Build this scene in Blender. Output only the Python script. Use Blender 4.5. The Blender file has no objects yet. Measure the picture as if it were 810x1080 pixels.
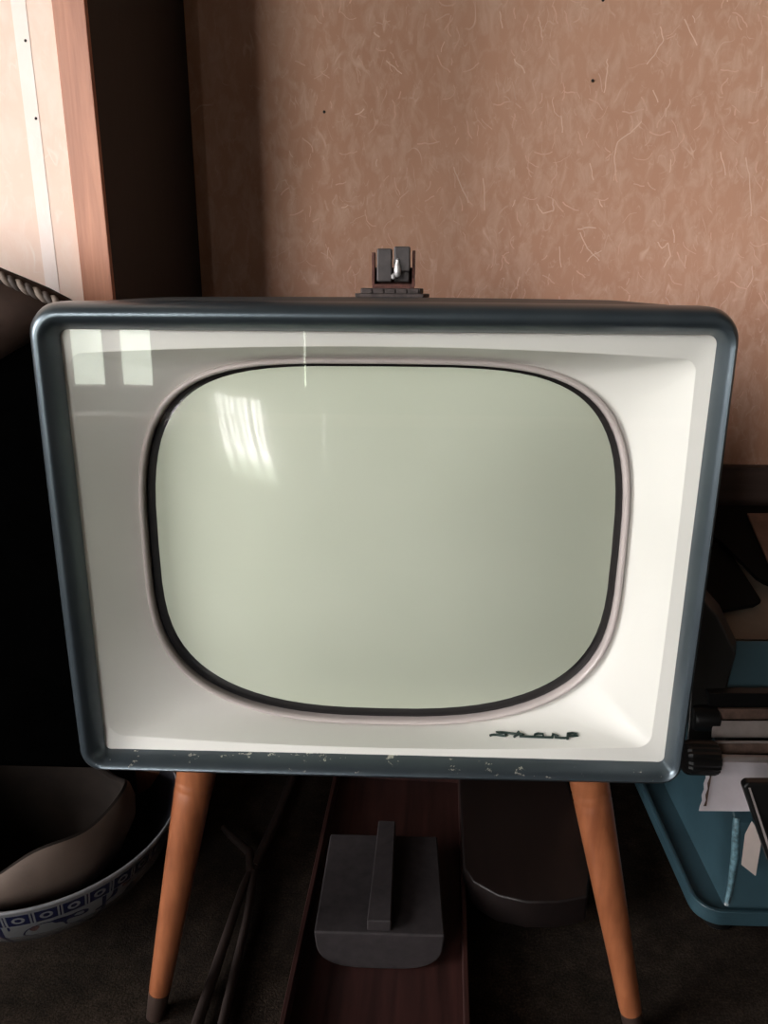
import bpy, bmesh, math, random
from mathutils import Vector, Matrix
from mathutils.bvhtree import BVHTree
random.seed(7)
PI = math.pi
col = bpy.context.scene.collection
sc = bpy.context.scene

# ------------------------------------------------------------------ camera
CAM = Vector((0.01944, -0.51449, 0.68890))
CX = Vector((0.99950, 0.03114, 0.00610)); CY = Vector((0.01530, -0.30445, -0.95240)); CZ = Vector((-0.02780, 0.95202, -0.30478))
FPX = 811.0
def ray(px, py): return CX*((px-405)/FPX) + CY*((py-540)/FPX) + CZ
def at(px, py, ax, v):
    d = ray(px, py); return CAM + d*((v-CAM[ax])/d[ax])
cd = bpy.data.cameras.new('camera'); cam = bpy.data.objects.new('camera', cd); col.objects.link(cam)
m = Matrix.Identity(4)
for i in range(3):
    m[i][0] = CX[i]; m[i][1] = -CY[i]; m[i][2] = -CZ[i]; m[i][3] = CAM[i]
cam.matrix_world = m
cd.sensor_fit = 'HORIZONTAL'; cd.sensor_width = 36; cd.lens = FPX/810*36; cd.clip_start = .01
sc.camera = cam

# ------------------------------------------------------------------ helpers
def tag(o, label=None, cat=None, group=None, kind=None):
    if label: o['label'] = label
    if cat: o['category'] = cat
    if group: o['group'] = group
    if kind: o['kind'] = kind
    return o
def empty(name, loc=(0,0,0), rz=0):
    o = bpy.data.objects.new(name, None); col.objects.link(o); o.location = loc; o.rotation_euler[2] = rz
    o.empty_display_size = .02
    return o
class MB:
    def __init__(s): s.v = []; s.f = []; s.mi = []
    def add(s, vs, fs, mi=0):
        o = len(s.v); s.v += [tuple(p) for p in vs]; s.f += [tuple(i+o for i in f) for f in fs]; s.mi += [mi]*len(fs); return s
    def box(s, a, b, mi=0):
        x0,y0,z0 = a; x1,y1,z1 = b
        return s.add([(x0,y0,z0),(x1,y0,z0),(x1,y1,z0),(x0,y1,z0),(x0,y0,z1),(x1,y0,z1),(x1,y1,z1),(x0,y1,z1)],
                     [(0,3,2,1),(4,5,6,7),(0,1,5,4),(1,2,6,5),(2,3,7,6),(3,0,4,7)], mi)
    def loft(s, loops, cap0=False, cap1=False, mi=0, closed=True, mis=None):
        n = len(loops[0]); vs = [p for l in loops for p in l]
        base = len(s.v); s.v += [tuple(p) for p in vs]
        for j in range(len(loops)-1):
            for i in range(n if closed else n-1):
                k = (i+1) % n
                s.f.append((base+j*n+i, base+j*n+k, base+(j+1)*n+k, base+(j+1)*n+i)); s.mi.append(mis[j] if mis else mi)
        if cap0: s.f.append(tuple(base+i for i in reversed(range(n)))); s.mi.append(mi)
        if cap1: s.f.append(tuple(base+(len(loops)-1)*n+i for i in range(n))); s.mi.append(mi)
        return s
    def tube(s, pts, r, n=12, mi=0, cap=True):
        pts = [Vector(p) for p in pts]; rs = r if isinstance(r, (list, tuple)) else [r]*len(pts)
        loops = []; up = None
        for i, p in enumerate(pts):
            d = (pts[min(i+1,len(pts)-1)]-pts[max(i-1,0)]).normalized()
            if up is None:
                up = d.cross(Vector((0,0,1)));
                if up.length < .1: up = d.cross(Vector((0,1,0)))
                up.normalize()
            else:
                up = (up - d*up.dot(d)).normalized()
            w = d.cross(up)
            loops.append([p + (up*math.cos(2*PI*k/n)+w*math.sin(2*PI*k/n))*rs[i] for k in range(n)])
        return s.loft(loops, cap, cap, mi)
    def lathe(s, prof, c=(0,0,0), n=48, axis='Z', mi=0, cap0=False, cap1=False, rf=None):
        loops = []
        for r, h in prof:
            l = []
            for k in range(n):
                a = 2*PI*k/n; rr, hh = (r, h) if rf is None else rf(r, h, a)
                x, y = rr*math.cos(a), rr*math.sin(a)
                if axis == 'Z': p = (c[0]+x, c[1]+y, c[2]+hh)
                elif axis == 'X': p = (c[0]+hh, c[1]+x, c[2]+y)
                else: p = (c[0]+x, c[1]+hh, c[2]+y)
                l.append(p)
            loops.append(l)
        return s.loft(loops, cap0, cap1, mi)
    def prism(s, poly, z0, z1, mi=0, M=None):      # polygon in XY extruded in Z (or through matrix M)
        n = len(poly); M = M or Matrix.Identity(4)
        a = [M @ Vector((x,y,z0)) for x,y in poly]; b = [M @ Vector((x,y,z1)) for x,y in poly]
        return s.loft([a,b], True, True, mi)
    def slab(s, pts, n, t, mi=0):                   # 3-D polygon given thickness t along -n
        n = Vector(n).normalized()
        a = [Vector(p) for p in pts]; b = [p - n*t for p in a]
        return s.loft([a,b], True, True, mi)
    def build(s, name, mats, parent=None, smooth=35, bevel=0, seg=2, off=None, subsurf=0):
        me = bpy.data.meshes.new(name)
        vs = s.v if off is None else [(x+off[0],y+off[1],z+off[2]) for x,y,z in s.v]
        me.from_pydata(vs, [], s.f)
        mats = mats if isinstance(mats, (list,tuple)) else [mats]
        for mm in mats: me.materials.append(mm)
        me.polygons.foreach_set('material_index', s.mi)
        bm = bmesh.new(); bm.from_mesh(me); bmesh.ops.remove_doubles(bm, verts=bm.verts, dist=1e-6)
        bmesh.ops.recalc_face_normals(bm, faces=bm.faces)
        if smooth:
            for f in bm.faces: f.smooth = True
            for e in bm.edges:
                if len(e.link_faces) == 2 and e.calc_face_angle(0) > math.radians(smooth): e.smooth = False
        bm.to_mesh(me); bm.free()
        o = bpy.data.objects.new(name, me); col.objects.link(o); o.parent = parent
        if bevel:
            b = o.modifiers.new('bevel', 'BEVEL'); b.width = bevel; b.segments = seg; b.limit_method = 'ANGLE'; b.angle_limit = math.radians(40)
            b.harden_normals = True
        if subsurf:
            q = o.modifiers.new('sub', 'SUBSURF'); q.levels = subsurf; q.render_levels = subsurf
        return o

# ------------------------------------------------------------------ materials
class NT:
    def __init__(s, name):
        s.m = bpy.data.materials.new(name); s.m.use_nodes = True; s.t = s.m.node_tree
        s.b = s.t.nodes['Principled BSDF']; s.out = s.t.nodes['Material Output']
    def n(s, k, **kw):
        x = s.t.nodes.new(k)
        for a, b in kw.items(): setattr(x, a, b)
        return x
    def l(s, a, b): s.t.links.new(a, b)
    def coord(s, scale=(1,1,1), loc=(0,0,0), rot=(0,0,0), kind='Object'):
        tc = s.n('ShaderNodeTexCoord'); mp = s.n('ShaderNodeMapping')
        mp.inputs['Scale'].default_value = scale; mp.inputs['Location'].default_value = loc; mp.inputs['Rotation'].default_value = rot
        s.l(tc.outputs[kind], mp.inputs['Vector']); return mp.outputs['Vector']
    def noise(s, vec, scale, detail=4, rough=.5, dist=0):
        x = s.n('ShaderNodeTexNoise'); x.inputs['Scale'].default_value = scale; x.inputs['Detail'].default_value = detail
        x.inputs['Roughness'].default_value = rough; x.inputs['Distortion'].default_value = dist
        s.l(vec, x.inputs['Vector']); return x.outputs['Fac']
    def math(s, op, a, b=None, clamp=False):
        x = s.n('ShaderNodeMath', operation=op, use_clamp=clamp)
        for i, v in enumerate((a, b)):
            if v is None: continue
            if isinstance(v, (int, float)): x.inputs[i].default_value = v
            else: s.l(v, x.inputs[i])
        return x.outputs[0]
    def ramp(s, fac, stops):
        x = s.n('ShaderNodeValToRGB'); e = x.color_ramp.elements
        while len(e) < len(stops): e.new(.5)
        for i, (p, c) in enumerate(stops):
            e[i].position = p; e[i].color = (*c, 1) if isinstance(c, tuple) else (c, c, c, 1)
        s.l(fac, x.inputs[0]); return x.outputs['Color']
    def mix(s, fac, a, b, mode='MIX'):
        x = s.n('ShaderNodeMix', data_type='RGBA', blend_type=mode)
        for i, v in ((0, fac), (6, a), (7, b)):
            if isinstance(v, (int, float)): x.inputs[i].default_value = v
            elif isinstance(v, tuple): x.inputs[i].default_value = (*v, 1)
            else: s.l(v, x.inputs[i])
        return x.outputs[2]
    def bump(s, h, strength=.3, dist=.001):
        x = s.n('ShaderNodeBump'); x.inputs['Strength'].default_value = strength; x.inputs['Distance'].default_value = dist
        s.l(h, x.inputs['Height']); s.l(x.outputs['Normal'], s.b.inputs['Normal'])
    def base(s, c):
        if isinstance(c, tuple): s.b.inputs['Base Color'].default_value = (*c, 1)
        else: s.l(c, s.b.inputs['Base Color'])
        return s
    def p(s, rough=.5, metal=0, spec=.5, coat=0, coatr=.1):
        for k, v in (('Roughness',rough),('Metallic',metal),('Specular IOR Level',spec),('Coat Weight',coat),('Coat Roughness',coatr)):
            if isinstance(v,(int,float)): s.b.inputs[k].default_value = v
            else: s.l(v, s.b.inputs[k])
        return s.m
def sr(r, g, b):
    f = lambda c: (c/255/12.92) if c/255 <= .04045 else ((c/255+.055)/1.055)**2.4
    return (f(r), f(g), f(b))

def plain(name, c, rough=.5, metal=0, spec=.5, coat=0, vary=.25, scale=40):
    t = NT(name); v = t.coord(); nz = t.noise(v, scale, 5, .6)
    d = tuple(x*(1-vary) for x in c); l = tuple(min(1, x*(1+vary)) for x in c)
    t.base(t.ramp(nz, [(.3, d), (.7, l)])); t.bump(nz, .08, .0006)
    return t.p(rough, metal, spec, coat)

def washi(name, c, light, dark):
    t = NT(name); v = t.coord((1,1,1))
    cl = t.noise(v, 5, 4, .55); cl2 = t.noise(t.coord((1,1,.5)), 62, 4, .6, .6)
    b = t.ramp(cl, [(.3, dark), (.7, c)])
    b = t.mix(t.math('MULTIPLY', t.ramp(cl2, [(.45, 0.), (.75, 1.)]), .5), b, light)
    tot = None
    for sc_, w, mth, off, rot, st in ((11,.006,.60,0,.3,1.0),(19,.010,.57,3,-.4,.8),(31,.016,.56,7,.15,.55),(50,.02,.5,11,0,.35)):
        vv = t.coord((1.7,1,.75), (off,off*.7,off*1.3), (0,rot,0))
        ln = t.math('ABSOLUTE', t.math('SUBTRACT', t.noise(vv, sc_, 1.5, .4, .6), .5))
        ln = t.math('SUBTRACT', 1, t.math('DIVIDE', ln, w), True)
        mk = t.math('MULTIPLY', t.math('SUBTRACT', t.noise(t.coord((1,1,.8),(off*2,5,off)), sc_*1.5, 2), mth), 9, True)
        k = t.math('MULTIPLY', t.math('MULTIPLY', ln, mk), st, True)
        tot = k if tot is None else t.math('MAXIMUM', tot, k)
    b = t.mix(t.math('MULTIPLY', tot, .95), b, light)
    t.base(b); t.bump(t.math('ADD', cl2, tot), .12, .0006)
    return t.p(.75, 0, .25)

def wood(name, c0, c1, axis='Z', rough=.45, coat=.15, scale=1.0, spec=.4):
    t = NT(name)
    s = {'X':(6,90,90),'Y':(90,6,90),'Z':(90,90,6)}[axis]; s = tuple(q*scale for q in s)
    n1 = t.noise(t.coord(s), 1, 6, .6, .4); n2 = t.noise(t.coord(tuple(q*.18 for q in s)), 1, 3, .5)
    k = t.math('ADD', t.math('MULTIPLY', n1, .6), t.math('MULTIPLY', n2, .4))
    t.base(t.ramp(k, [(.35, c0), (.62, c1)])); t.bump(n1, .15, .0006)
    return t.p(rough, 0, spec, coat, .3)

M = {}
M['washi_tan'] = washi('washi_tan', (.70,.395,.275), (.86,.62,.50), (.60,.32,.215))
M['washi_pale'] = washi('washi_pale', (.86,.66,.56), (.90,.76,.68), (.80,.58,.47))
M['post'] = wood('post_wood', sr(150,92,68), sr(196,134,104), 'Z', .5)
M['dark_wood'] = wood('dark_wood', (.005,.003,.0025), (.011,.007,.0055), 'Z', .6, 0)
M['rail'] = wood('rail_wood', (.05,.03,.025), (.10,.065,.055), 'X', .55, 0)
M['room_wood'] = wood('room_wood', (.05,.035,.025), (.12,.085,.06), 'X', .6, 0, .3)
M['plaster'] = plain('plaster', (.22,.195,.17), .9, vary=.1, scale=6)
t = NT('carpet'); v = t.coord(); n1 = t.noise(v, 420, 3, .7); n2 = t.noise(v, 60, 4, .6); n3 = t.noise(v, 9, 3)
k = t.math('ADD', t.math('MULTIPLY', n1, .5), t.math('ADD', t.math('MULTIPLY', n2, .25), t.math('MULTIPLY', n3, .25)))
t.base(t.ramp(k, [(.38, (.0035,.0026,.0018)), (.5, (.015,.0106,.0077)), (.64, (.042,.030,.022))])); t.bump(n1, .6, .002); M['carpet'] = t.p(.95, 0, .1)
# television
t = NT('slate_paint'); v = t.coord(); n1 = t.noise(v, 260, 4, .65); n2 = t.noise(v, 25, 4)
sep = t.n('ShaderNodeSeparateXYZ'); t.l(v, sep.inputs[0])
b = t.ramp(n2, [(.3, (.062,.080,.095)), (.7, (.078,.098,.112))])
# chips gathered along the bottom edge of the frame and a few on the top
low = t.math('SUBTRACT', 1, t.math('MULTIPLY', t.math('ABSOLUTE', t.math('SUBTRACT', sep.outputs['Z'], .3105)), 260), True)
chn = t.noise(t.coord((1,1,1.6)), 75, 5, .75)
cl = t.noise(t.coord(loc=(4,1,2)), 16, 2)
ch = t.math('MULTIPLY', t.math('GREATER_THAN', t.math('ADD', chn, t.math('MULTIPLY', cl, .35)), .80), t.math('GREATER_THAN', low, .0))
few = t.math('GREATER_THAN', t.noise(t.coord(loc=(9,2,6)), 95, 2, .5), .795)
b = t.mix(few, b, (.35,.36,.34)); b = t.mix(ch, b, (.50,.49,.44))
t.base(b); t.bump(n1, .05, .0004); M['slate'] = t.p(.34, .72, .5, .15, .2)
t = NT('cabinet_paint'); v = t.coord(); n1 = t.noise(v, 90, 5, .7)
t.base(t.ramp(n1, [(.45,(.028,.036,.040)),(.66,(.045,.052,.055)),(.74,(.20,.14,.11))])); M['cabinet'] = t.p(.5, .2)
t = NT('cream_enamel'); v = t.coord(); n1 = t.noise(v, 8, 3); n2 = t.noise(v, 130, 3, .6)
b = t.ramp(n1, [(.3,(.71,.70,.665)),(.7,(.76,.75,.715))])
b = t.mix(t.math('GREATER_THAN', n2, .79), b, (.16,.13,.10)); t.base(b); M['cream'] = t.p(.38, 0, .45, .1)
M['trim_ring'] = plain('trim_ring', (.50,.44,.43), .35, 0, .5, .2, vary=.08, scale=20)
t = NT('tube_glass'); v = t.coord(); n1 = t.noise(v, 7, 2)
t.base(t.ramp(n1, [(.35,(.50,.535,.44)),(.65,(.53,.565,.47))])); M['tube'] = t.p(.16, 0, .25, .25, .02)
M['tube_edge'] = plain('tube_edge', (.008,.008,.009), .25, 0, .5)
M['logo'] = plain('logo_green', (.012,.030,.026), .4)
# thin clear pane
def pane(name, f0=.04, tint=(1,1,1)):
    m_ = bpy.data.materials.new(name); m_.use_nodes = True; nt = m_.node_tree; nt.nodes.clear()
    o = nt.nodes.new('ShaderNodeOutputMaterial'); mx = nt.nodes.new('ShaderNodeMixShader')
    tr = nt.nodes.new('ShaderNodeBsdfTransparent'); tr.inputs[0].default_value = (*tint, 1)
    gl = nt.nodes.new('ShaderNodeBsdfGlossy'); gl.inputs['Roughness'].default_value = .015
    lw = nt.nodes.new('ShaderNodeLayerWeight'); pw = nt.nodes.new('ShaderNodeMath'); pw.operation = 'POWER'; pw.inputs[1].default_value = 5
    lw.inputs[0].default_value = .5
    ma = nt.nodes.new('ShaderNodeMath'); ma.operation = 'MULTIPLY_ADD'; ma.inputs[1].default_value = 1-f0; ma.inputs[2].default_value = f0
    nt.links.new(lw.outputs['Facing'], pw.inputs[0]); nt.links.new(pw.outputs[0], ma.inputs[0]); nt.links.new(ma.outputs[0], mx.inputs[0])
    nt.links.new(tr.outputs[0], mx.inputs[1]); nt.links.new(gl.outputs[0], mx.inputs[2]); nt.links.new(mx.outputs[0], o.inputs[0])
    return m_
M['pane'] = pane('cover_glass', .020, (.99,.99,.985)); M['winpane'] = pane('window_glass', .04)
# turned legs
t = NT('leg_wood'); n1 = t.noise(t.coord((110,110,10)), 1, 5, .6, .3); n2 = t.noise(t.coord(), 22, 3); n3 = t.noise(t.coord((1,1,.5)), 110, 2, .5)
b = t.ramp(t.math('ADD', t.math('MULTIPLY', n1, .5), t.math('MULTIPLY', n2, .5)), [(.35,(.16,.050,.020)),(.65,(.30,.105,.045))])
b = t.mix(t.math('GREATER_THAN', n3, .765), b, (.62,.42,.24)); t.base(b); M['leg'] = t.p(.33, 0, .5, .35, .15)
M['leg_tip'] = plain('leg_tip', (.03,.018,.014), .45)
M['iron'] = plain('rusty_iron', (.06,.045,.042), .7, .3, vary=.5, scale=160)
M['bakelite'] = plain('bakelite', (.045,.036,.036), .5, vary=.3, scale=120)
M['rust'] = plain('red_rust', (.085,.030,.022), .85, vary=.5, scale=220)
M['solder'] = plain('solder', (.6,.58,.58), .35, .6, vary=.3, scale=300)
M['black'] = plain('black_plastic', (.004,.004,.004), .4, 0, .35)
M['shaded_back'] = plain('shaded_back', (.0005,.0005,.0005), 1, 0, .0)
M['black_card'] = plain('black_card', (.003,.003,.003), .9, 0, .1)
M['leather'] = plain('brown_leather', (.026,.015,.011), .8, 0, .1, vary=.2, scale=60)
M['stone'] = plain('grey_stone', (.0205,.0165,.0175), .7, 0, .3, vary=.3, scale=90)
M['red_wood'] = wood('red_wood', (.012,.004,.0032), (.045,.015,.0125), 'Y', .5, .1)
M['stick'] = wood('stick_wood', (.008,.005,.004), (.022,.014,.012), 'Y', .55, 0)
M['arch_wood'] = wood('arch_wood', (.0022,.001,.0009), (.0065,.003,.0026), 'Y', .5, .1)
M['blue'] = plain('blue_enamel', (.028,.060,.076), .38, 0, .5, .25, vary=.16, scale=14)
M['red_trim'] = plain('red_trim', (.30,.045,.035), .5)
M['paper'] = plain('white_paper', (.60,.56,.60), .7, vary=.05, scale=50)
M['cream_paper'] = plain('cream_paper', (.52,.44,.40), .8, vary=.05)
M['steel'] = plain('pale_steel', (.30,.26,.25), .45, .4, vary=.15)
M['brown_strip'] = plain('brown_strip', (.10,.06,.045), .6, vary=.5, scale=70)
M['board'] = plain('beige_board', (.13,.10,.075), .8, vary=.15, scale=20)
M['brown_card'] = plain('brown_card', (.12,.065,.045), .8)
M['gourd'] = plain('unglazed_clay', (.11,.080,.064), .7, 0, .3, vary=.14, scale=30)
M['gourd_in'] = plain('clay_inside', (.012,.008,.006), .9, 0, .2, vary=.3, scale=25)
# blue-and-white porcelain: pattern wraps the bowl
t = NT('porcelain'); v = t.coord(); sep = t.n('ShaderNodeSeparateXYZ'); t.l(v, sep.inputs[0])
ang = t.math('ARCTAN2', sep.outputs['Y'], sep.outputs['X']); z = sep.outputs['Z']
u = t.math('FRACT', t.math('MULTIPLY', t.math('ADD', ang, PI), 36/(2*PI)))
du = t.math('ABSOLUTE', t.math('SUBTRACT', u, .5))
zb = t.math('DIVIDE', t.math('SUBTRACT', z, .086), .016)          # -.5 .. .5 in the band
inband = t.math('LESS_THAN', t.math('ABSOLUTE', zb), .5)
sepw = t.math('MULTIPLY', t.math('GREATER_THAN', du, .40), t.math('LESS_THAN', du, .475))
rr = t.math('SQRT', t.math('ADD', t.math('POWER', t.math('MULTIPLY', du, 1.9), 2), t.math('POWER', t.math('MULTIPLY', zb, 1.5), 2)))
ring = t.math('LESS_THAN', t.math('ABSOLUTE', t.math('SUBTRACT', rr, .34)), .11)
bw = t.math('MAXIMUM', sepw, ring)
blue_band = t.math('MULTIPLY', inband, t.math('SUBTRACT', 1, bw))
u2 = t.math('FRACT', t.math('MULTIPLY', t.math('ADD', ang, PI+.05), 9/(2*PI)))
below = t.math('LESS_THAN', z, .077)
vert = t.math('LESS_THAN', t.math('ABSOLUTE', t.math('SUBTRACT', u2, .5)), .022)
br = t.math('LESS_THAN', t.math('ABSOLUTE', t.math('SUBTRACT', t.noise(t.coord((1,1,1.2)), 19, 2, .5, .4), .5)), .014)
pat = t.math('MULTIPLY', below, t.math('MAXIMUM', vert, br))
blu = t.math('MAXIMUM', blue_band, pat)
wash = t.math('MULTIPLY', below, t.math('GREATER_THAN', t.noise(t.coord(loc=(3,0,0)), 38, 1), .66))
c = t.mix(wash, (.12,.123,.127), (.08,.045,.042)); c = t.mix(blu, c, (.008,.011,.035))
t.base(c); M['porcelain'] = t.p(.2, 0, .5, .2)
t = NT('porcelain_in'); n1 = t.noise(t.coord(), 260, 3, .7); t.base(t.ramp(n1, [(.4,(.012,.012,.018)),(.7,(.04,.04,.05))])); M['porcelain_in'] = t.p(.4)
M['porcelain_rim'] = plain('porcelain_rim', (.17,.17,.18), .25)

# ------------------------------------------------------------------ the room
YB, YP = .65, .30
XS, XP = -.284, -.315
RL, RR, RF, CE = -3.3, 1.9, -3.0, 2.35
def struct(name, mb, mat, parent=None, **k):
    o = mb.build(name, mat, parent, **k)
    if parent is None: o['kind'] = 'structure'
    return o
struct('floor', MB().box((RL-.1,RF-.1,-.08),(RR+.1,YB+.1,0)), M['carpet'])
struct('ceiling', MB().box((RL-.1,RF-.1,CE),(RR+.1,YB+.1,CE+.08)), M['room_wood'])
wb = struct('wall_back', MB().box((XP,YB,0),(RR,YB+.1,CE)), M['washi_tan'])
wl = struct('wall_left', MB().box((RL-.1,YP,0),(XP,YP+.12,CE)), M['washi_pale'])
struct('wall_alcove_side', MB().box((XP,YP+.004,0),(XS,YB,CE)), M['dark_wood'])  # shade on this side, turned from the windows, is put into near-black wood
struct('trim_1', MB().box((XP,YP-.004,0),(XS,YP+.004,CE)), [M['post']], bevel=.0008)
struct('wall_right', MB().box((RR,RF-.1,0),(RR+.1,YB+.1,CE)), M['plaster'])
SW = (-2.7,-.7,.75,2.12)
struct('wall_far_left', MB().box((RL-.1,RF-.1,0),(RL,SW[0],CE)).box((RL-.1,SW[1],0),(RL,YP,CE)).box((RL-.1,SW[0],0),(RL,SW[1],SW[2])).box((RL-.1,SW[0],SW[3]),(RL,SW[1],CE)), M['room_wood'], smooth=0)
fr = MB()
for a_,b_ in ((SW[0],SW[0]+.04),(SW[1]-.04,SW[1])): fr.box((RL-.06,a_,SW[2]),(RL+.01,b_,SW[3]))
for k in range(1,4): y_ = SW[0]+(SW[1]-SW[0])*k/4; fr.box((RL-.05,y_-.025,SW[2]),(RL,y_+.025,SW[3]))
for z_ in (SW[2]+.02,1.2,1.65,SW[3]-.02): fr.box((RL-.045,SW[0],z_-.02),(RL-.005,SW[1],z_+.02))
o = struct('window_3', fr, M['room_wood'], smooth=0)
MB().box((RL-.05,SW[0]+.02,SW[2]+.02),(RL-.046,SW[1]-.02,SW[3]-.02)).build('pane', M['winpane'], o, smooth=0)
L = bpy.data.lights.new('sky_portal', 'AREA'); L.shape = 'RECTANGLE'; L.size = SW[3]-SW[2]; L.size_y = SW[1]-SW[0]; L.cycles.is_portal = True
lo = bpy.data.objects.new('window_daylight', L); col.objects.link(lo); lo.location = (RL-.09,(SW[0]+SW[1])/2,(SW[2]+SW[3])/2); lo.rotation_euler = (0,-PI/2,0)
# low wall added unseen behind the camera to block low window light
struct('blocker_wall', MB().box((-2.7,-1.36,0),(RR,-1.30,.372)), M['room_wood'])
M['blocker_cap_wood'] = wood('blocker_cap_wood', (.30,.20,.13), (.42,.30,.21), 'X', .5)
struct('blocker_cap', MB().box((-2.7,-1.37,.372),(RR,-1.29,.390)), M['blocker_cap_wood'])  # pale cap added so its edge reflects as a line in the cover glass
# low wooden rail and boarding at the foot of the papered wall
struct('trim_2', MB().box((XS,YB-.012,.339),(RR,YB,.402)).box((XS,YB-.016,.396),(RR,YB,.402)), M['rail'], bevel=.001)
struct('trim_3', MB().box((XS,YB-.008,0),(RR,YB,.339)), M['dark_wood'])
struct('baseboard_left', MB().box((RL,YP-.008,0),(XP,YP,.40)), M['dark_wood'])

# wall behind the camera with its windows
wins = [(-2.05,-1.12,.24,2.12),(-.50,-.41,.24,2.0)]
W = MB(); y0, y1 = RF-.1, RF
xs = [RL-.1]
for a,b,c,d in wins:
    W.box((xs[-1],y0,0),(a,y1,CE)); W.box((a,y0,0),(b,y1,c)); W.box((a,y0,d),(b,y1,CE)); xs.append(b)
W.box((xs[-1],y0,0),(RR+.1,y1,CE))
struct('wall_front', W, M['room_wood'], smooth=0)
for i,(a,b,c,d) in enumerate(wins):
    fr = MB(); t_ = .035
    fr.box((a,y0+.02,c),(a+t_,y1+.01,d)).box((b-t_,y0+.02,c),(b,y1+.01,d)).box((a,y0+.02,c),(b,y1+.01,c+t_)).box((a,y0+.02,d-t_),(b,y1+.01,d))
    if i == 0:
        for k in (1,2,3): x = a+(b-a)*k/4; fr.box((x-.03,y0+.03,c),(x+.03,y1,d))
        for z in (.95,1.5): fr.box((a,y0+.04,z-.014),(b,y1-.01,z+.014))
        for k in (.5,1.5,2.5,3.5): x = a+(b-a)*k/4; fr.box((x-.01,y0+.04,.95),(x+.01,y1-.01,d))
    o = struct('window_%d' % (i+1), fr, M['room_wood'], smooth=0)
    MB().box((a+t_,y0+.055,c+t_),(b-t_,y0+.059,d-t_)).build('pane', M['winpane'], o, smooth=0)
    L = bpy.data.lights.new('sky_portal', 'AREA'); L.shape = 'RECTANGLE'; L.size = b-a; L.size_y = d-c; L.cycles.is_portal = True
    lo = bpy.data.objects.new('window_daylight_%d' % (i+1), L); col.objects.link(lo)
    lo.location = ((a+b)/2, y0-.01, (c+d)/2); lo.rotation_euler = (PI/2, 0, 0)

# loose long fibres and nail holes in the wall paper
F = MB()
big = [[(568,18),(571,30),(572,42)],[(697,28),(700,42),(692,55),(682,68)],[(640,62),(641,76),(637,98)],[(677,128),(665,140),(651,150),(648,165),(649,185)],
 [(592,122),(593,140)],[(407,64),(424,78)],[(527,12),(530,30)],[(510,188),(511,222)],[(478,176),(486,196),(494,214)],[(566,215),(572,225),(584,222),(583,210)],
 [(787,166),(791,190),(792,228)],[(708,168),(706,182)],[(693,255),(698,262),(705,256),(707,270),(700,282)],[(710,242),(711,256)],[(622,172),(626,190)],
 [(688,95),(694,108)],[(722,20),(735,48)],[(805,70),(803,92)],[(612,245),(620,262),(632,275)],[(548,292),(545,305)],[(760,160),(765,185)],[(590,260),(592,282)]]
def fibre(pts, r, Y, mb):
    P = [at(x,y,1,Y) for x,y in pts]
    for i in range(len(P)-1):
        d = (P[i+1]-P[i]); nrm = Vector((d.z,0,-d.x)).normalized()*r
        e = Vector((0,-.0003,0))
        mb.add([P[i]-nrm+e, P[i+1]-nrm+e, P[i+1]+nrm+e, P[i]+nrm+e], [(0,1,2,3)])
for b_ in big:
    n = []
    for i in range(len(b_)-1):
        for k in range(4):
            f = k/4; n.append((b_[i][0]*(1-f)+b_[i+1][0]*f + random.uniform(-.8,.8), b_[i][1]*(1-f)+b_[i+1][1]*f))
    n.append(b_[-1]); fibre(n, .0007, YB, F)
F2 = MB(); F3 = MB()
for k in range(900):
    x, y = random.uniform(300,1100), random.uniform(-300,420); a = random.gauss(PI/2,.6); n = [(x,y)]
    for j in range(random.randint(2,6)):
        a += random.uniform(-.6,.6); x += math.cos(a)*4; y += math.sin(a)*4; n.append((x,y))
    fibre(n, random.uniform(.0003,.0009), YB, F if k%14==0 else F2)
M['fibre'] = plain('paper_fibre', (.84,.60,.48), .8, vary=.1)
F.build('paper_fibres', M['fibre'], wb, smooth=0)
M['fibre2'] = plain('paper_fibre_dim', (.77,.485,.365), .8, vary=.1); F2.build('paper_fibres', M['fibre2'], wb, smooth=0)
for x,y in ((342,118),(625,85),(636,0)):
    p = at(x,y,1,YB); MB().lathe([(.0001,-.0025),(.0016,-.002),(.002,0)], p, 12, 'Y').build('nail_hole', M['dark_wood'], wb)
for x,y in ((38,125),(27,43)):
    p = at(x,y,1,YP); MB().lathe([(.0001,-.0015),(.001,-.001),(.0016,0)], p, 12, 'Y').build('nail_hole', M['dark_wood'], wl)

M['paler_washi'] = washi('washi_paler', (.93,.80,.75), (.95,.86,.82), (.90,.74,.67))
xa = at(48,300,1,YP).x; xb = at(62,300,1,YP).x
MB().box((xa,YP-.0004,.42),(xb,YP+.001,CE)).build('pale_wall_strip', M['paler_washi'], wl, smooth=0)  # paler vertical strip of washi on the left panel
# ------------------------------------------------------------------ television
tilt = math.radians(-1.2); RX = Matrix.Rotation(tilt, 4, 'X'); O = Vector((0,0,.30))
base_l = Vector((0,.17,-.30)); OFF = -base_l
tv = empty('television', O + RX.to_3x3() @ base_l); tv.rotation_euler[0] = tilt
tag(tv, 'old television with slate frame and cream screen surround on four splayed wooden legs', 'television')
def to_local(p): return RX.to_3x3().inverted() @ (Vector(p) - O)      # world -> cabinet coordinates

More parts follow.
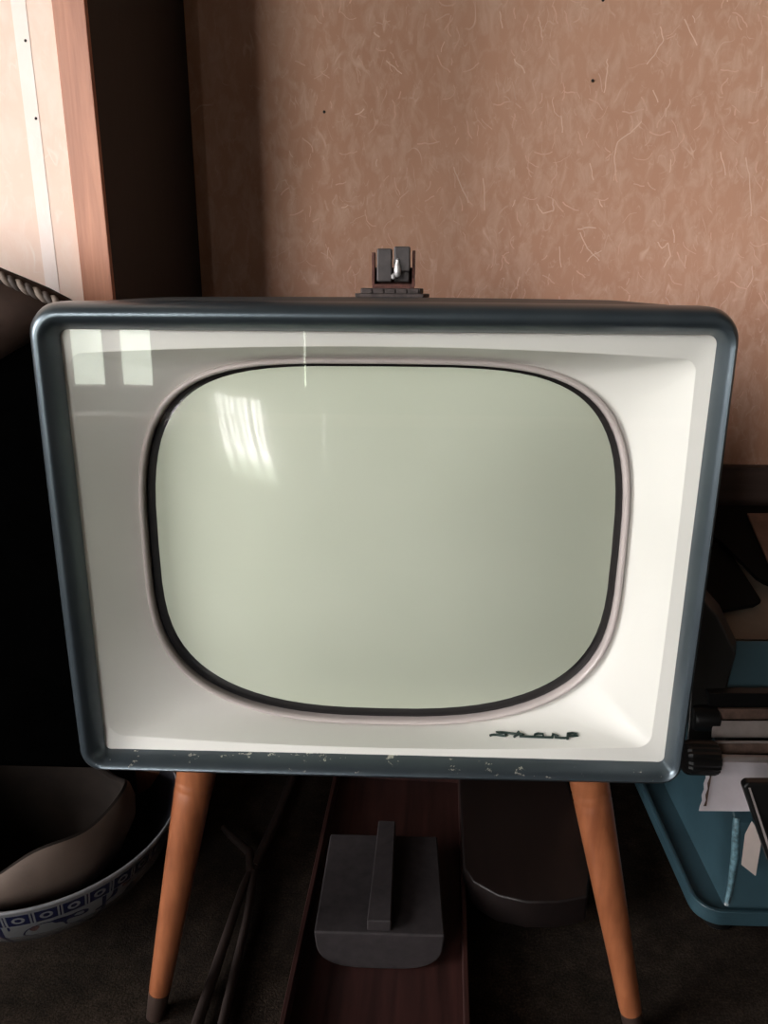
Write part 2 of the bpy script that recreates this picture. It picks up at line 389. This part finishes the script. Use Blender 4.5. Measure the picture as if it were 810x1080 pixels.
KE, KC = 14, 8                                                          # points per edge / corner
def rrect(x0, x1, z0, z1, y, rt, rb=None, bow=(0,0)):
    """rounded rectangle seen from the front; 4*(KE+KC) points starting on the right side going up"""
    rb = rt if rb is None else rb; pts = []
    cs = [(x1-rt, z1-rt, 0, rt), (x0+rt, z1-rt, 90, rt), (x0+rb, z0+rb, 180, rb), (x1-rb, z0+rb, 270, rb)]
    starts = [((x1, z0+rb), (x1, z1-rt)), ((x1-rt, z1), (x0+rt, z1)), ((x0, z1-rt), (x0, z0+rb)), ((x0+rb, z0), (x1-rb, z0))]
    nrm = [(1,0),(0,1),(-1,0),(0,-1)]
    for s in range(4):
        a, b = starts[s]; bw = bow[0] if s % 2 == 0 else bow[1]
        for i in range(KE):
            f = i/KE; q = bw*(1-(2*f-1)**2)
            pts.append((a[0]*(1-f)+b[0]*f + nrm[s][0]*q, y, a[1]*(1-f)+b[1]*f + nrm[s][1]*q))
        cx, cz, a0, r = cs[s]
        for i in range(KC):
            a_ = math.radians(a0 + 90*i/KC); pts.append((cx+r*math.cos(a_), y, cz+r*math.sin(a_)))
    return pts
def outline(scale=0, y=.038, k=1.0):
    """screen outline, inset by `scale` metres or shrunk by k, same point order as rrect"""
    cx, cz, A, B = .0013, .1722, .1915-scale, .1530-scale; pts = []; eps = 12
    for s in range(4):
        for i in range(KE+KC):
            if i < KE: th = 90*s - 45 + eps + (90-2*eps)*i/KE
            else: th = 90*s + 45 - eps + 2*eps*(i-KE)/KC
            th = math.radians(th); c_, s_ = math.cos(th), math.sin(th)
            n = 3.35 + .55*s_
            pts.append((cx + k*A*math.copysign(abs(c_)**(2/n), c_), y, cz + k*B*math.copysign(abs(s_)**(2/n), s_)))
    return pts
HX = .24
# cabinet shell
cb = MB()
sec = [(.030,.0030,.020),(.034,.0022,.021),(.10,.0015,.022),(.26,.0015,.022),(.33,.003,.024),(.352,.010,.028),(.360,.022,.03)]
cb.loft([rrect(-HX+i, HX-i, .002+i, .3655-i, y, r, r*.8, (.001,.0012)) for y,i,r in sec], cap1=True)
cb.build('cabinet', M['cabinet'], tv, off=OFF)
# back cover bulge for the tube neck
nk = MB().lathe([(.115,.358),(.11,.38),(.085,.41),(.05,.43),(.0475,.47),(.04,.478)], (0,0,.18), 40, 'Y', cap0=True, cap1=True)
nk.build('back_cover', M['black'], tv, off=OFF)
# front frame
prof = [(0,.034,.02),(0,.024,.021),(.02,.013,.021),(.12,.006,.0205),(.28,.0015,.019),(.45,0,.017),(.62,.001,.015),(.78,.0045,.012),(.90,.009,.009),(1.0,.0135,.007),(1.02,.022,.007)]
oi = (-.2225, .2290, .0125, .3465)
fl = []
for s, y, r in prof:
    x0 = -HX*(1-s)+oi[0]*s; x1 = HX*(1-s)+oi[1]*s; z0 = 0*(1-s)+oi[2]*s; z1 = .365*(1-s)+oi[3]*s
    fl.append(rrect(x0, x1, z0, z1, y, r, r*.8 if s < .9 else r*.7, (.001*(1-s),.001*(1-s))))
fr_o = MB().loft(fl).build('front_frame', M['slate'], tv, off=OFF, smooth=50)
# cream mask: flat lip, crease, funnel to the screen outline
mk = MB()
C0 = rrect(oi[0]-.003, oi[1]+.003, oi[2]-.003, oi[3]+.003, .0165, .009, .008)
C1 = rrect(-.2185, .2180, .0235, .3300, .0195, .010, .012, (.0015,.0065))
C2 = rrect(-.2180, .2175, .0240, .3295, .0200, .010, .012, (.0015,.0065))
T0 = outline(-.0006, .0550); 
def lerp(a, b, f, dy=0): return [tuple(p[i]*(1-f)+q[i]*f + (dy if i == 1 else 0) for i in range(3)) for p, q in zip(a, b)]
mk.loft([C0, C1, C2, lerp(C2,T0,.25,.0008), lerp(C2,T0,.5,.0010), lerp(C2,T0,.75,.0006), T0, outline(.003,.059)])
mask = mk.build('mask', M['cream'], tv, off=OFF, smooth=20)
# trim ring round the tube
MB().loft([outline(-.0004,.0560), outline(0,.0515), outline(.0009,.0498), outline(.0022,.0492), outline(.0034,.0500), outline(.0041,.0530), outline(.0043,.0640)]).build('screen_trim', M['trim_ring'], tv, off=OFF, smooth=60)
# picture tube
def dome(k, up=0):
    y = .0300 + .027*k**2.4
    return y
tb = MB(); loops = [outline(.0038,.064)]; mis = []
ks = [.995,.985,.972,.958,.93,.88,.8,.7,.6,.5,.4,.3,.2,.1]
for k in ks: loops.append([(x+min(.0010,(1-k)*.025), dome(k), z+min(.0040,(1-k)*.098)) for x,_,z in outline(.0038,0,k)])
mis = [1,1,1,1] + [0]*(len(loops)-5)
tb.loft(loops, cap1=False, mis=mis)
c_ = loops[-1]; n = len(c_); tb.add(c_+[(.0023, dome(0), .1762)], [(i,(i+1)%n,n) for i in range(n)], 0)
tb.build('picture_tube', [M['tube'], M['tube_edge']], tv, off=OFF, smooth=80)
MB().box((oi[0]-.002,.0142,oi[2]-.002),(oi[1]+.002,.0160,oi[3]+.002)).build('cover_glass', M['pane'], tv, off=OFF, smooth=0)
# script lettering raised on the mask
bm = bmesh.new(); bm.from_mesh(mask.data)
bm.transform(Matrix.Translation(base_l)); bvh = BVHTree.FromBMesh(bm)
camL = to_local(CAM); R3i = RX.to_3x3().inverted()
def on_mask(px, py):
    h = bvh.ray_cast(camL, (R3i @ ray(px, py)).normalized())
    return h[0] + h[1].normalized()*(-.0008 if h[1].y > 0 else .0008)
S = 6.75
strokes = [[(112,112),(130,106),(160,106),(205,113),(226,115)],[(226,115),(214,102),(180,98),(160,88),(190,88),(260,96),(350,104)],[(285,122),(300,104),(318,82)],
 [(296,112),(330,96),(350,104),(330,118)],[(322,116),(400,120),(480,122),(562,124)],[(430,119),(432,104),(455,96),(490,100),(492,120)],
 [(556,124),(560,98),(578,108),(602,116)],[(574,124),(620,128),(672,128)],[(664,138),(666,110),(664,96),(700,92),(728,98),(738,110),(700,114),(668,114)]]
lg = MB()
for st in strokes: lg.tube([on_mask(500+x/S, 760+y/S) for x,y in st], .0010, 8)
bm.free()
lg.build('logo', M['logo'], mask, off=OFF, smooth=60)
# legs
def leg(top, foot):
    top = Vector(top); foot = Vector(foot); d = top-foot
    mb = MB(); q = lambda f: foot + d*f
    pr = [(.085,.0098),(.10,.0103),(.3,.0125),(.5,.0147),(.7,.0168),(.745,.0172),(.75,.0168),(.755,.0172),(.77,.0174),(.775,.0170),(.78,.0175),(.9,.0186),(1,.0192)]
    mb.tube([q(f) for f,_ in pr], [r for _,r in pr], 28)
    o = mb.build('leg', M['leg'], tv, off=OFF, smooth=50)
    MB().tube([q(f) for f in (-.002,.0,.085)], [.0078,.0086,.0101], 24).build('leg_tip', M['leg_tip'], o, off=OFF, smooth=50)
    MB().lathe([(.028,0),(.028,.004),(.0,.004)], (top.x, top.y, top.z-.002), 24, 'Z', cap0=True).build('leg_plate', M['iron'], o, off=OFF)
for X0, X1, Y0, Y1 in ((-.160,-.2135,.098,.035),(.178,.243,.098,.030),(-.175,-.245,.275,.320),(.185,.268,.275,.320)):
    leg((X0,Y0,.004), to_local((X1,Y1,0.0005)))
# aerial terminal on top of the cabinet
tx, ty, tz = .0030, .285, .3650
at_o = MB().prism([(-.036,-.020),(.031,-.020),(.037,-.004),(.034,.02),(-.030,.02),(-.038,.004)], 0, .0035).prism([(-.031,-.018),(.028,-.018),(.031,.0),(.028,.016),(-.028,.016),(-.032,.0)], .0035, .0085)
for i in range(5): at_o.box((-.030+i*.0115,-.0195,.0035),(-.0200+i*.0115,-.016,.0080))
at_p = at_o.build('antenna_terminal', M['iron'], tv, off=OFF+Vector((tx,ty,tz)), bevel=.0006)
o2 = OFF+Vector((tx+.001,ty,tz+.0085))
MB().box((-.021,-.010,0),(.021,.010,.004)).box((-.0215,-.008,.002),(-.0185,.009,.034)).box((.0185,-.008,.002),(.0215,.009,.036)).box((-.020,.005,0),(.020,.009,.020)).build('bracket', M['rust'], at_p, off=o2, bevel=.0006)
MB().box((-.0165,-.012,.006),(-.0015,.004,.0375)).build('terminal_block', M['bakelite'], at_p, off=o2, bevel=.0016)
MB().box((.0003,-.012,.016),(.0165,.004,.0395)).box((.0003,-.006,.006),(.016,.004,.02)).build('terminal_block', M['bakelite'], at_p, off=o2, bevel=.0016)
MB().lathe([(.0002,-.0035),(.002,-.003),(.0034,-.001),(.0036,.004),(.0026,.008),(.0016,.011),(.0018,.013),(.0002,.0145)], (.004,-.013,.014), 12).lathe([(.0002,-.003),(.002,-.002),(.0025,.001),(.0002,.003)], (.0,-.013,.0115), 10).build('screw', M['solder'], at_p, off=o2)

# ------------------------------------------------------------------ things under the television
# long wooden trough
tr = empty('wooden_trough', (.005,.15,0), math.radians(-2.6)); tag(tr, 'long dark red wooden trough lying under the television, holding the grey stone', 'trough')
MB().box((-.082,-.28,.003),(.082,.24,.012)).build('bottom_board', M['red_wood'], tr, bevel=.001)
for sx, hh in ((-1,.034),(1,.034)):
    MB().box((sx*.084-.0025,-.28,0),(sx*.084+.0025,.24,hh)).build('side_board', M['red_wood'], tr, bevel=.001)
MB().box((-.082,.236,.003),(.082,.24,.030)).build('end_board', M['red_wood'], tr, bevel=.001)
# stone block
stn = empty('stone_block', (0,.154,.012)); tag(stn, 'grey stone block with a raised bar across its flat top, standing in the trough', 'stone block')
P = []
for i in range(17):
    a = PI + PI*i/16; P.append((.064*math.copysign(abs(math.cos(a))**.55, math.cos(a)), .030+.030*math.sin(a)*1.0))
prof_ = [(.0655,.046),(-.0655,.046)] + P
def st_loop(y, k): return [(x*k, y, z) for x,z in prof_]
sb = MB().loft([st_loop(-.070,1.0), st_loop(-.035,.985), st_loop(0,.975), st_loop(.070,.955)], True, True)
sb.build('block', M['stone'], stn, bevel=.0025, smooth=40)
MB().loft([[(-.0125,-.066,.043),(.0115,-.066,.043),(.0115,-.066,.058),(-.0125,-.066,.058)],[(-.0095,0,.043),(.0125,0,.043),(.0122,0,.063),(-.0090,0,.063)],[(-.007,.070,.043),(.014,.070,.043),(.0135,.070,.066),(-.006,.070,.066)]], True, True).build('raised_bar', M['stone'], stn, bevel=.0015, smooth=0)
# arched board to its right
ab = MB(); p = []
pts = [(484,800),(485,832),(489,915),(500,930),(525,944),(556,951),(590,951),(620,945)]
p = [at(x,y,2,.052) for x,y in pts]; poly = [(q.x,q.y) for q in p] + [(.236,.20),(.236,.44),(.098,.44)]
o = ab.prism(poly, .016, .052).build('arched_board', M['arch_wood'], bevel=.003, seg=3); tag(o, 'dark wooden board with a rounded front edge lying behind the right front leg', 'board')
# it rests on two runners
MB().box((.13,.24,0),(.15,.42,.016)).box((.21,.24,0),(.23,.42,.016)).build('runner', M['arch_wood'], o)
# forked stick
fk = MB()
fk.tube([(-.178,-.22,.008),(-.169,.013,.010),(-.159,.185,.013),(-.153,.222,.014)], [.006,.006,.0048,.0045], 10)
fk.tube([(-.146,-.22,.007),(-.145,.014,.009),(-.146,.141,.012),(-.151,.215,.014)], [.005,.005,.0045,.0045], 10)
fk.tube([(-.153,.205,.014),(-.162,.238,.015),(-.192,.268,.014),(-.205,.285,.010)], [.006,.0055,.0045,.0035], 10)
fk.tube([(-.152,.215,.014),(-.140,.30,.012),(-.128,.42,.009)], [.006,.006,.007], 10)
o = fk.build('forked_stick', M['stick'], smooth=60); tag(o, 'thin dark forked stick lying on the floor between left leg and trough', 'stick')

# ------------------------------------------------------------------ bowls on the left
bl = empty('porcelain_bowl', (-.385,.200,0)); tag(bl, 'blue and white painted porcelain bowl on the floor left of the television', 'bowl')
MB().lathe([(.060,.0),(.064,0),(.066,.010),(.085,.016),(.118,.034),(.137,.060),(.1455,.085),(.149,.0985)], n=96, cap0=True).build('bowl_body', M['porcelain'], bl, smooth=50)
MB().lathe([(.149,.0985),(.1487,.1003),(.1475,.1008),(.1462,.1002),(.1458,.0985)], n=96).build('rim', M['porcelain_rim'], bl, smooth=80)
MB().lathe([(.1458,.0985),(.140,.082),(.130,.060),(.110,.038),(.080,.024),(.04,.020),(.0005,.020)], n=96).build('bowl_lining', M['porcelain_in'], bl, smooth=60)
gb = empty('clay_bowl', (-.395,.186,.0215)); tag(gb, 'beige clay vessel with a wavy uneven rim, nested inside the blue and white bowl', 'bowl')
def wav(r, h, a):
    k = max(0, (h-.03)/.09)
    return r*(1+.05*k*math.sin(3*a+1.0)+.02*k*math.sin(7*a)), h + .016*k*math.sin(2*a+2.4)+.007*k*math.sin(5*a+.5)
MB().lathe([(.030,0),(.055,.004),(.078,.016),(.099,.038),(.110,.062),(.110,.080),(.105,.095),(.102,.098)], n=96, rf=wav, cap0=True).build('clay_wall', M['gourd'], gb, smooth=60)
MB().lathe([(.102,.098),(.099,.099),(.096,.096),(.100,.080),(.099,.062),(.088,.042),(.06,.025),(.03,.014),(.0005,.012)], n=96, rf=wav).build('clay_lining', M['gourd_in'], gb, smooth=60)

# ------------------------------------------------------------------ chair at the left edge
ch = empty('armchair', (-.52,.22,0)); tag(ch, 'dark brown chair with twisted cord along its sloping back, at the left edge', 'chair')
chO = Vector((.52,-.22,0))
crest = [(-.255,.652),(-.264,.661),(-.286,.671),(-.308,.6805),(-.34,.694),(-.40,.716),(-.47,.733),(-.55,.738),(-.63,.728),(-.70,.70)]
low_ = [(-.255,.647),(-.266,.642),(-.285,.634),(-.305,.620),(-.34,.600),(-.40,.585),(-.47,.580),(-.55,.578),(-.63,.58),(-.70,.60)]
cs_ = []
for (xa,za),(xb,zb) in zip(crest, low_):
    cz = (za+zb)/2; h = (za-zb)/2; lp = []
    for k in range(16):
        a = 2*PI*k/16; lp.append(((xa+xb)/2, .145+.030*math.sin(a)*min(1,h/.02), cz+h*math.cos(a)))
    cs_.append(lp)
MB().loft(cs_, True, True).build('backrest', M['leather'], ch, off=chO, smooth=60)
# twisted cord: two strands wound round each other
for ph, nm in ((0,'cord'),(PI,'cord')):
    pts = []; N = 260
    for i in range(N):
        f = i/(N-1)*(len(crest)-1); k = min(int(f), len(crest)-2); g = f-k
        x = crest[k][0]*(1-g)+crest[k+1][0]*g; z = crest[k][1]*(1-g)+crest[k+1][1]*g
        a = x*2*PI/.0135 + ph; pts.append((x+.001, .118+.0022*math.cos(a), z-.002+.0022*math.sin(a)))
    MB().tube(pts, .0026, 8).build(nm, plain('cord_pale',(.17,.13,.105),.8) if ph == 0 else plain('cord_dark',(.05,.036,.03),.8), ch, off=chO, smooth=80)
MB().box((-.72,.135,.20),(-.247,.288,.628)).build('shaded_back_panel', M['shaded_back'], ch, off=chO, bevel=.012, seg=4)  # near-black colour stands in for the unlit shade below the backrest
for x, y in ((-.69,.245),(-.56,.268),(-.69,.15)):
    MB().tube([(x,y,0),(x,y,.21)], [.011,.015], 12).build('leg', M['black'], ch, off=chO)
MB().tube([(-.2485,.284,0),(-.2565,.276,.21)], [.0075,.009], 12).build('leg', M['black'], ch, off=chO)

# ------------------------------------------------------------------ blue machine on the right
mc = empty('office_machine', (.55,.30,0)); tag(mc, 'blue enamelled office machine on rubber feet with black ribbed knob, right of the television', 'machine')
mo = Vector((-.55,-.30,0))
def arc(cx, cy, r, a0, a1, n=8): return [(cx+r*math.cos(math.radians(a0+(a1-a0)*i/n)), cy+r*math.sin(math.radians(a0+(a1-a0)*i/n))) for i in range(n+1)]
X0b, Y0b = .334, .137
MB().prism([(.80,Y0b)] + [(.80,.56),(X0b-.002,.56)] + arc(X0b+.028,Y0b+.028,.028,180,270), .026, .040).build('base_plate', M['blue'], mc, off=mo, bevel=.003, seg=3)
# lip round the base plate
lipo = [(.80,Y0b),(.80,.56),(X0b,.56)] + arc(X0b+.028,Y0b+.028,.028,180,270)
lipi = [(.795,Y0b+.006),(.795,.554),(X0b+.005,.554)] + arc(X0b+.028,Y0b+.028,.0235,180,270)
MB().loft([[(x,y,.038) for x,y in lipo],[(x,y,.045) for x,y in lipo],[(x,y,.045) for x,y in lipi],[(x,y,.038) for x,y in lipi]]).build('base_lip', M['blue'], mc, off=mo, bevel=.0012)
# body: left wall leans, front corner is a rounded ridge
def body_loop(z, x, y, r): return [(p[0],p[1],z) for p in [(.79,y),(.79,.54),(x,.54)] + arc(x+r,y+r,r,180,270,6)]
MB().loft([body_loop(.040,.366,.149,.006), body_loop(.050,.369,.154,.007), body_loop(.095,.3715,.160,.008), body_loop(.135,.370,.166,.008), body_loop(.150,.374,.19,.008)], True, True).build('body', M['blue'], mc, off=mo, bevel=0, smooth=40)
for x, y in ((.37,.17),(.74,.17),(.37,.51),(.74,.51)):
    MB().lathe([(.012,0),(.015,.003),(.016,.020),(.014,.0265)], (x,y,0), 20, cap0=True, cap1=True).build('rubber_foot', M['black'], mc, off=mo)
def strip(name, pts, mat, Y, t, parent=mc, bevel=.0008):
    P_ = [at(x, y, 1, yy) for (x, y), yy in zip(pts, Y if isinstance(Y,(list,tuple)) else [Y]*len(pts))]
    n = (P_[1]-P_[0]).cross(P_[2]-P_[0]).normalized()
    if n.y > 0: n = -n
    return MB().slab(P_, n, t).build(name, mat, parent, off=mo if parent is mc else None, bevel=bevel)
XR = 1010
# paper guide with a ragged left edge
e = [(749,797),(746,804),(747,809),(744,815),(744.5,820),(742,826),(742.5,832),(740,838),(740.5,844),(738,850)]
Ys = [.205-.055*(y-797)/58 for x,y in e]
strip('paper_guide', e + [(737,855),(XR,857),(XR,797)], M['paper'], Ys + [.148,.148,.205], .0015)
strip('perforated_edge', [(x+5.5+(1.6 if i%2 else 0),y) for i,(x,y) in enumerate(e)] + [(x+4,y) for x,y in reversed(e)], M['brown_strip'], [.2035-.055*(y-797)/58 for x,y in e]+[.2035-.055*(y-797)/58 for x,y in reversed(e)], .0004, bevel=0)
strip('scale_bar', [(730,784),(XR,784),(XR,795),(738,795)], M['brown_strip'], [.214,.214,.208,.208], .004)
strip('scale_edge', [(730,782),(XR,782),(XR,784.5),(730,784.5)], M['steel'], .206, .002)
strip('paper_rest', [(752,760),(XR,760),(XR,779),(751,778)], M['steel'], [.232,.232,.222,.222], .003)
strip('wood_strip', [(757,748),(XR,748),(XR,759),(757,759)], M['brown_strip'], .238, .004)
strip('roller_cover', [(748,731),(XR,731),(XR,748),(748,748)], M['black'], .244, .012)
strip('cover', [(772,676),(XR,676),(XR,727),(766,727)], M['blue'], [.300,.300,.262,.262], .006)
strip('red_trim', [(766,727),(XR,727),(XR,731),(765,731)], M['red_trim'], .258, .003)
strip('end_housing', [(735,625),(757,650),(776,690),(764,735),(752,748),(752,782),(724,784)], M['black'], [.29,.28,.27,.25,.245,.235,.23], .04, bevel=.003)
# black shell that joins the upper works to the body
MB().loft([[(x_,.264,.14),(x_,.53,.14),(x_,.53,.314),(x_,.318,.2545),(x_,.264,.185)] for x_ in (.395,.79)], True, True).build('inner_housing', M['black'], mc, off=mo, bevel=.004)
# ribbed knob
kc = at(741,799,1,.195); kb = MB(); loops = []
for xo, r in ((-.022,.010),(-.020,.0155),(-.016,.0172),(.010,.0172),(.014,.016),(.016,.011)):
    loops.append([(kc.x+xo, kc.y+(r+(.0011 if k%2 else 0))*math.cos(2*PI*k/40), kc.z+(r+(.0011 if k%2 else 0))*math.sin(2*PI*k/40)) for k in range(40)])
kb.loft(loops, True, True); kn = kb.build('knob', M['black'], mc, off=mo, smooth=20)
MB().tube([kc+Vector((.01,0,0)), kc+Vector((.20,0.0,0))], .004, 12).build('shaft', M['steel'], kn, off=mo)
kc2 = at(743,757,1,.243)
MB().lathe([(.0001,-.014),(.013,-.014),(.0145,-.010),(.0145,.012),(.012,.014),(.0001,.014)], kc2, 28, 'X').build('roller_end', M['black'], mc, off=mo)
M['worn_highlight_blue'] = plain('worn_highlight_blue', (.10,.185,.22), .4, vary=.6, scale=200)
MB().tube([(.3685,.1515,.044),(.3725,.1570,.06),(.3740,.1620,.095),(.3728,.1675,.128),(.3735,.1710,.137)], [.0022,.0030,.0040,.0040,.0034], 12).build('corner_highlight', M['worn_highlight_blue'], mc, off=mo)  # pale tube carries the ridge's bright highlight as colour, mottled like worn paint
# black folding arm in front, with a bright edge
strip('arm', [(784,830),(789,826),(XR,826),(XR,1240),(812,912)], M['black'], [.118,.118,.118,.02,.095], .010, bevel=.0022)
strip('arm_edge', [(789.5,831),(791.5,831),(815,902),(812.5,903)], M['steel'], [.1165,.1165,.0955,.0955], .0006, bevel=0)
strip('paper_tag', [(793,866),(798,874),(803,888),(797,924),(782,912),(786,880)], M['cream_paper'], .147, .0005, bevel=0)

# board and dark folders leaning behind the machine
def sheet(name, pts, zoff, mat, t, label, cat, group=None):
    # plane through machine top (Y .305, z .262) rising to (Y .60, z .335)
    P0 = Vector((0,.305,.258+zoff)); nn = Vector((0,-(.085),.30)).normalized(); out = []
    for x,y in pts:
        d = ray(x,y); k = (P0-CAM).dot(nn)/d.dot(nn); out.append(CAM+d*k)
    o = MB().slab(out, nn, t).build(name, mat, None, bevel=.0008); tag(o, label, cat, group); return o
sheet('cardboard', [(740,545),(900,545),(930,676),(775,674),(757,652),(735,640)], 0, M['board'], .004, 'beige board lying on the blue machine under the black folders', 'board')
sheet('folder', [(765,574),(800,628),(803,633),(796,637),(752,645),(735,650),(735,575)], .008, M['black_card'], .006, 'black folder with one pointed corner, on the beige board beside the television', 'folder', None)
sheet('folder', [(745,533),(900,533),(900,640),(820,618),(806,613),(798,608),(762,572),(745,560)], .016, M['black_card'], .006, 'black folder with a rounded corner, at the right edge under the brown card', 'folder', None)
sheet('card', [(788,541),(870,541),(900,620),(815,603)], .021, M['brown_card'], .003, 'brown card lying on top of the black folder at the right edge', 'card')

# ------------------------------------------------------------------ daylight and view
w = bpy.data.worlds.new('sky'); sc.world = w; w.use_nodes = True; nt = w.node_tree
bg = nt.nodes['Background']; tc = nt.nodes.new('ShaderNodeTexCoord'); sp = nt.nodes.new('ShaderNodeSeparateXYZ'); rp = nt.nodes.new('ShaderNodeValToRGB')
nt.links.new(tc.outputs['Generated'], sp.inputs[0]); nt.links.new(sp.outputs['Z'], rp.inputs[0]); nt.links.new(rp.outputs[0], bg.inputs[0])
e = rp.color_ramp.elements; e[0].position = 0; e[0].color = (.30,.33,.28,1); e[1].position = .06; e[1].color = (1,.98,.97,1)
bg.inputs[1].default_value = 38
vs = sc.view_settings; sc.display_settings.display_device = 'sRGB'
vs.view_transform = 'Standard'; vs.look = 'None'; vs.gamma = 1; vs.use_curve_mapping = False; vs.exposure = .20
sc.cycles.max_bounces = 8; sc.cycles.transparent_max_bounces = 12
sc.cycles.caustics_reflective = False; sc.cycles.caustics_refractive = False
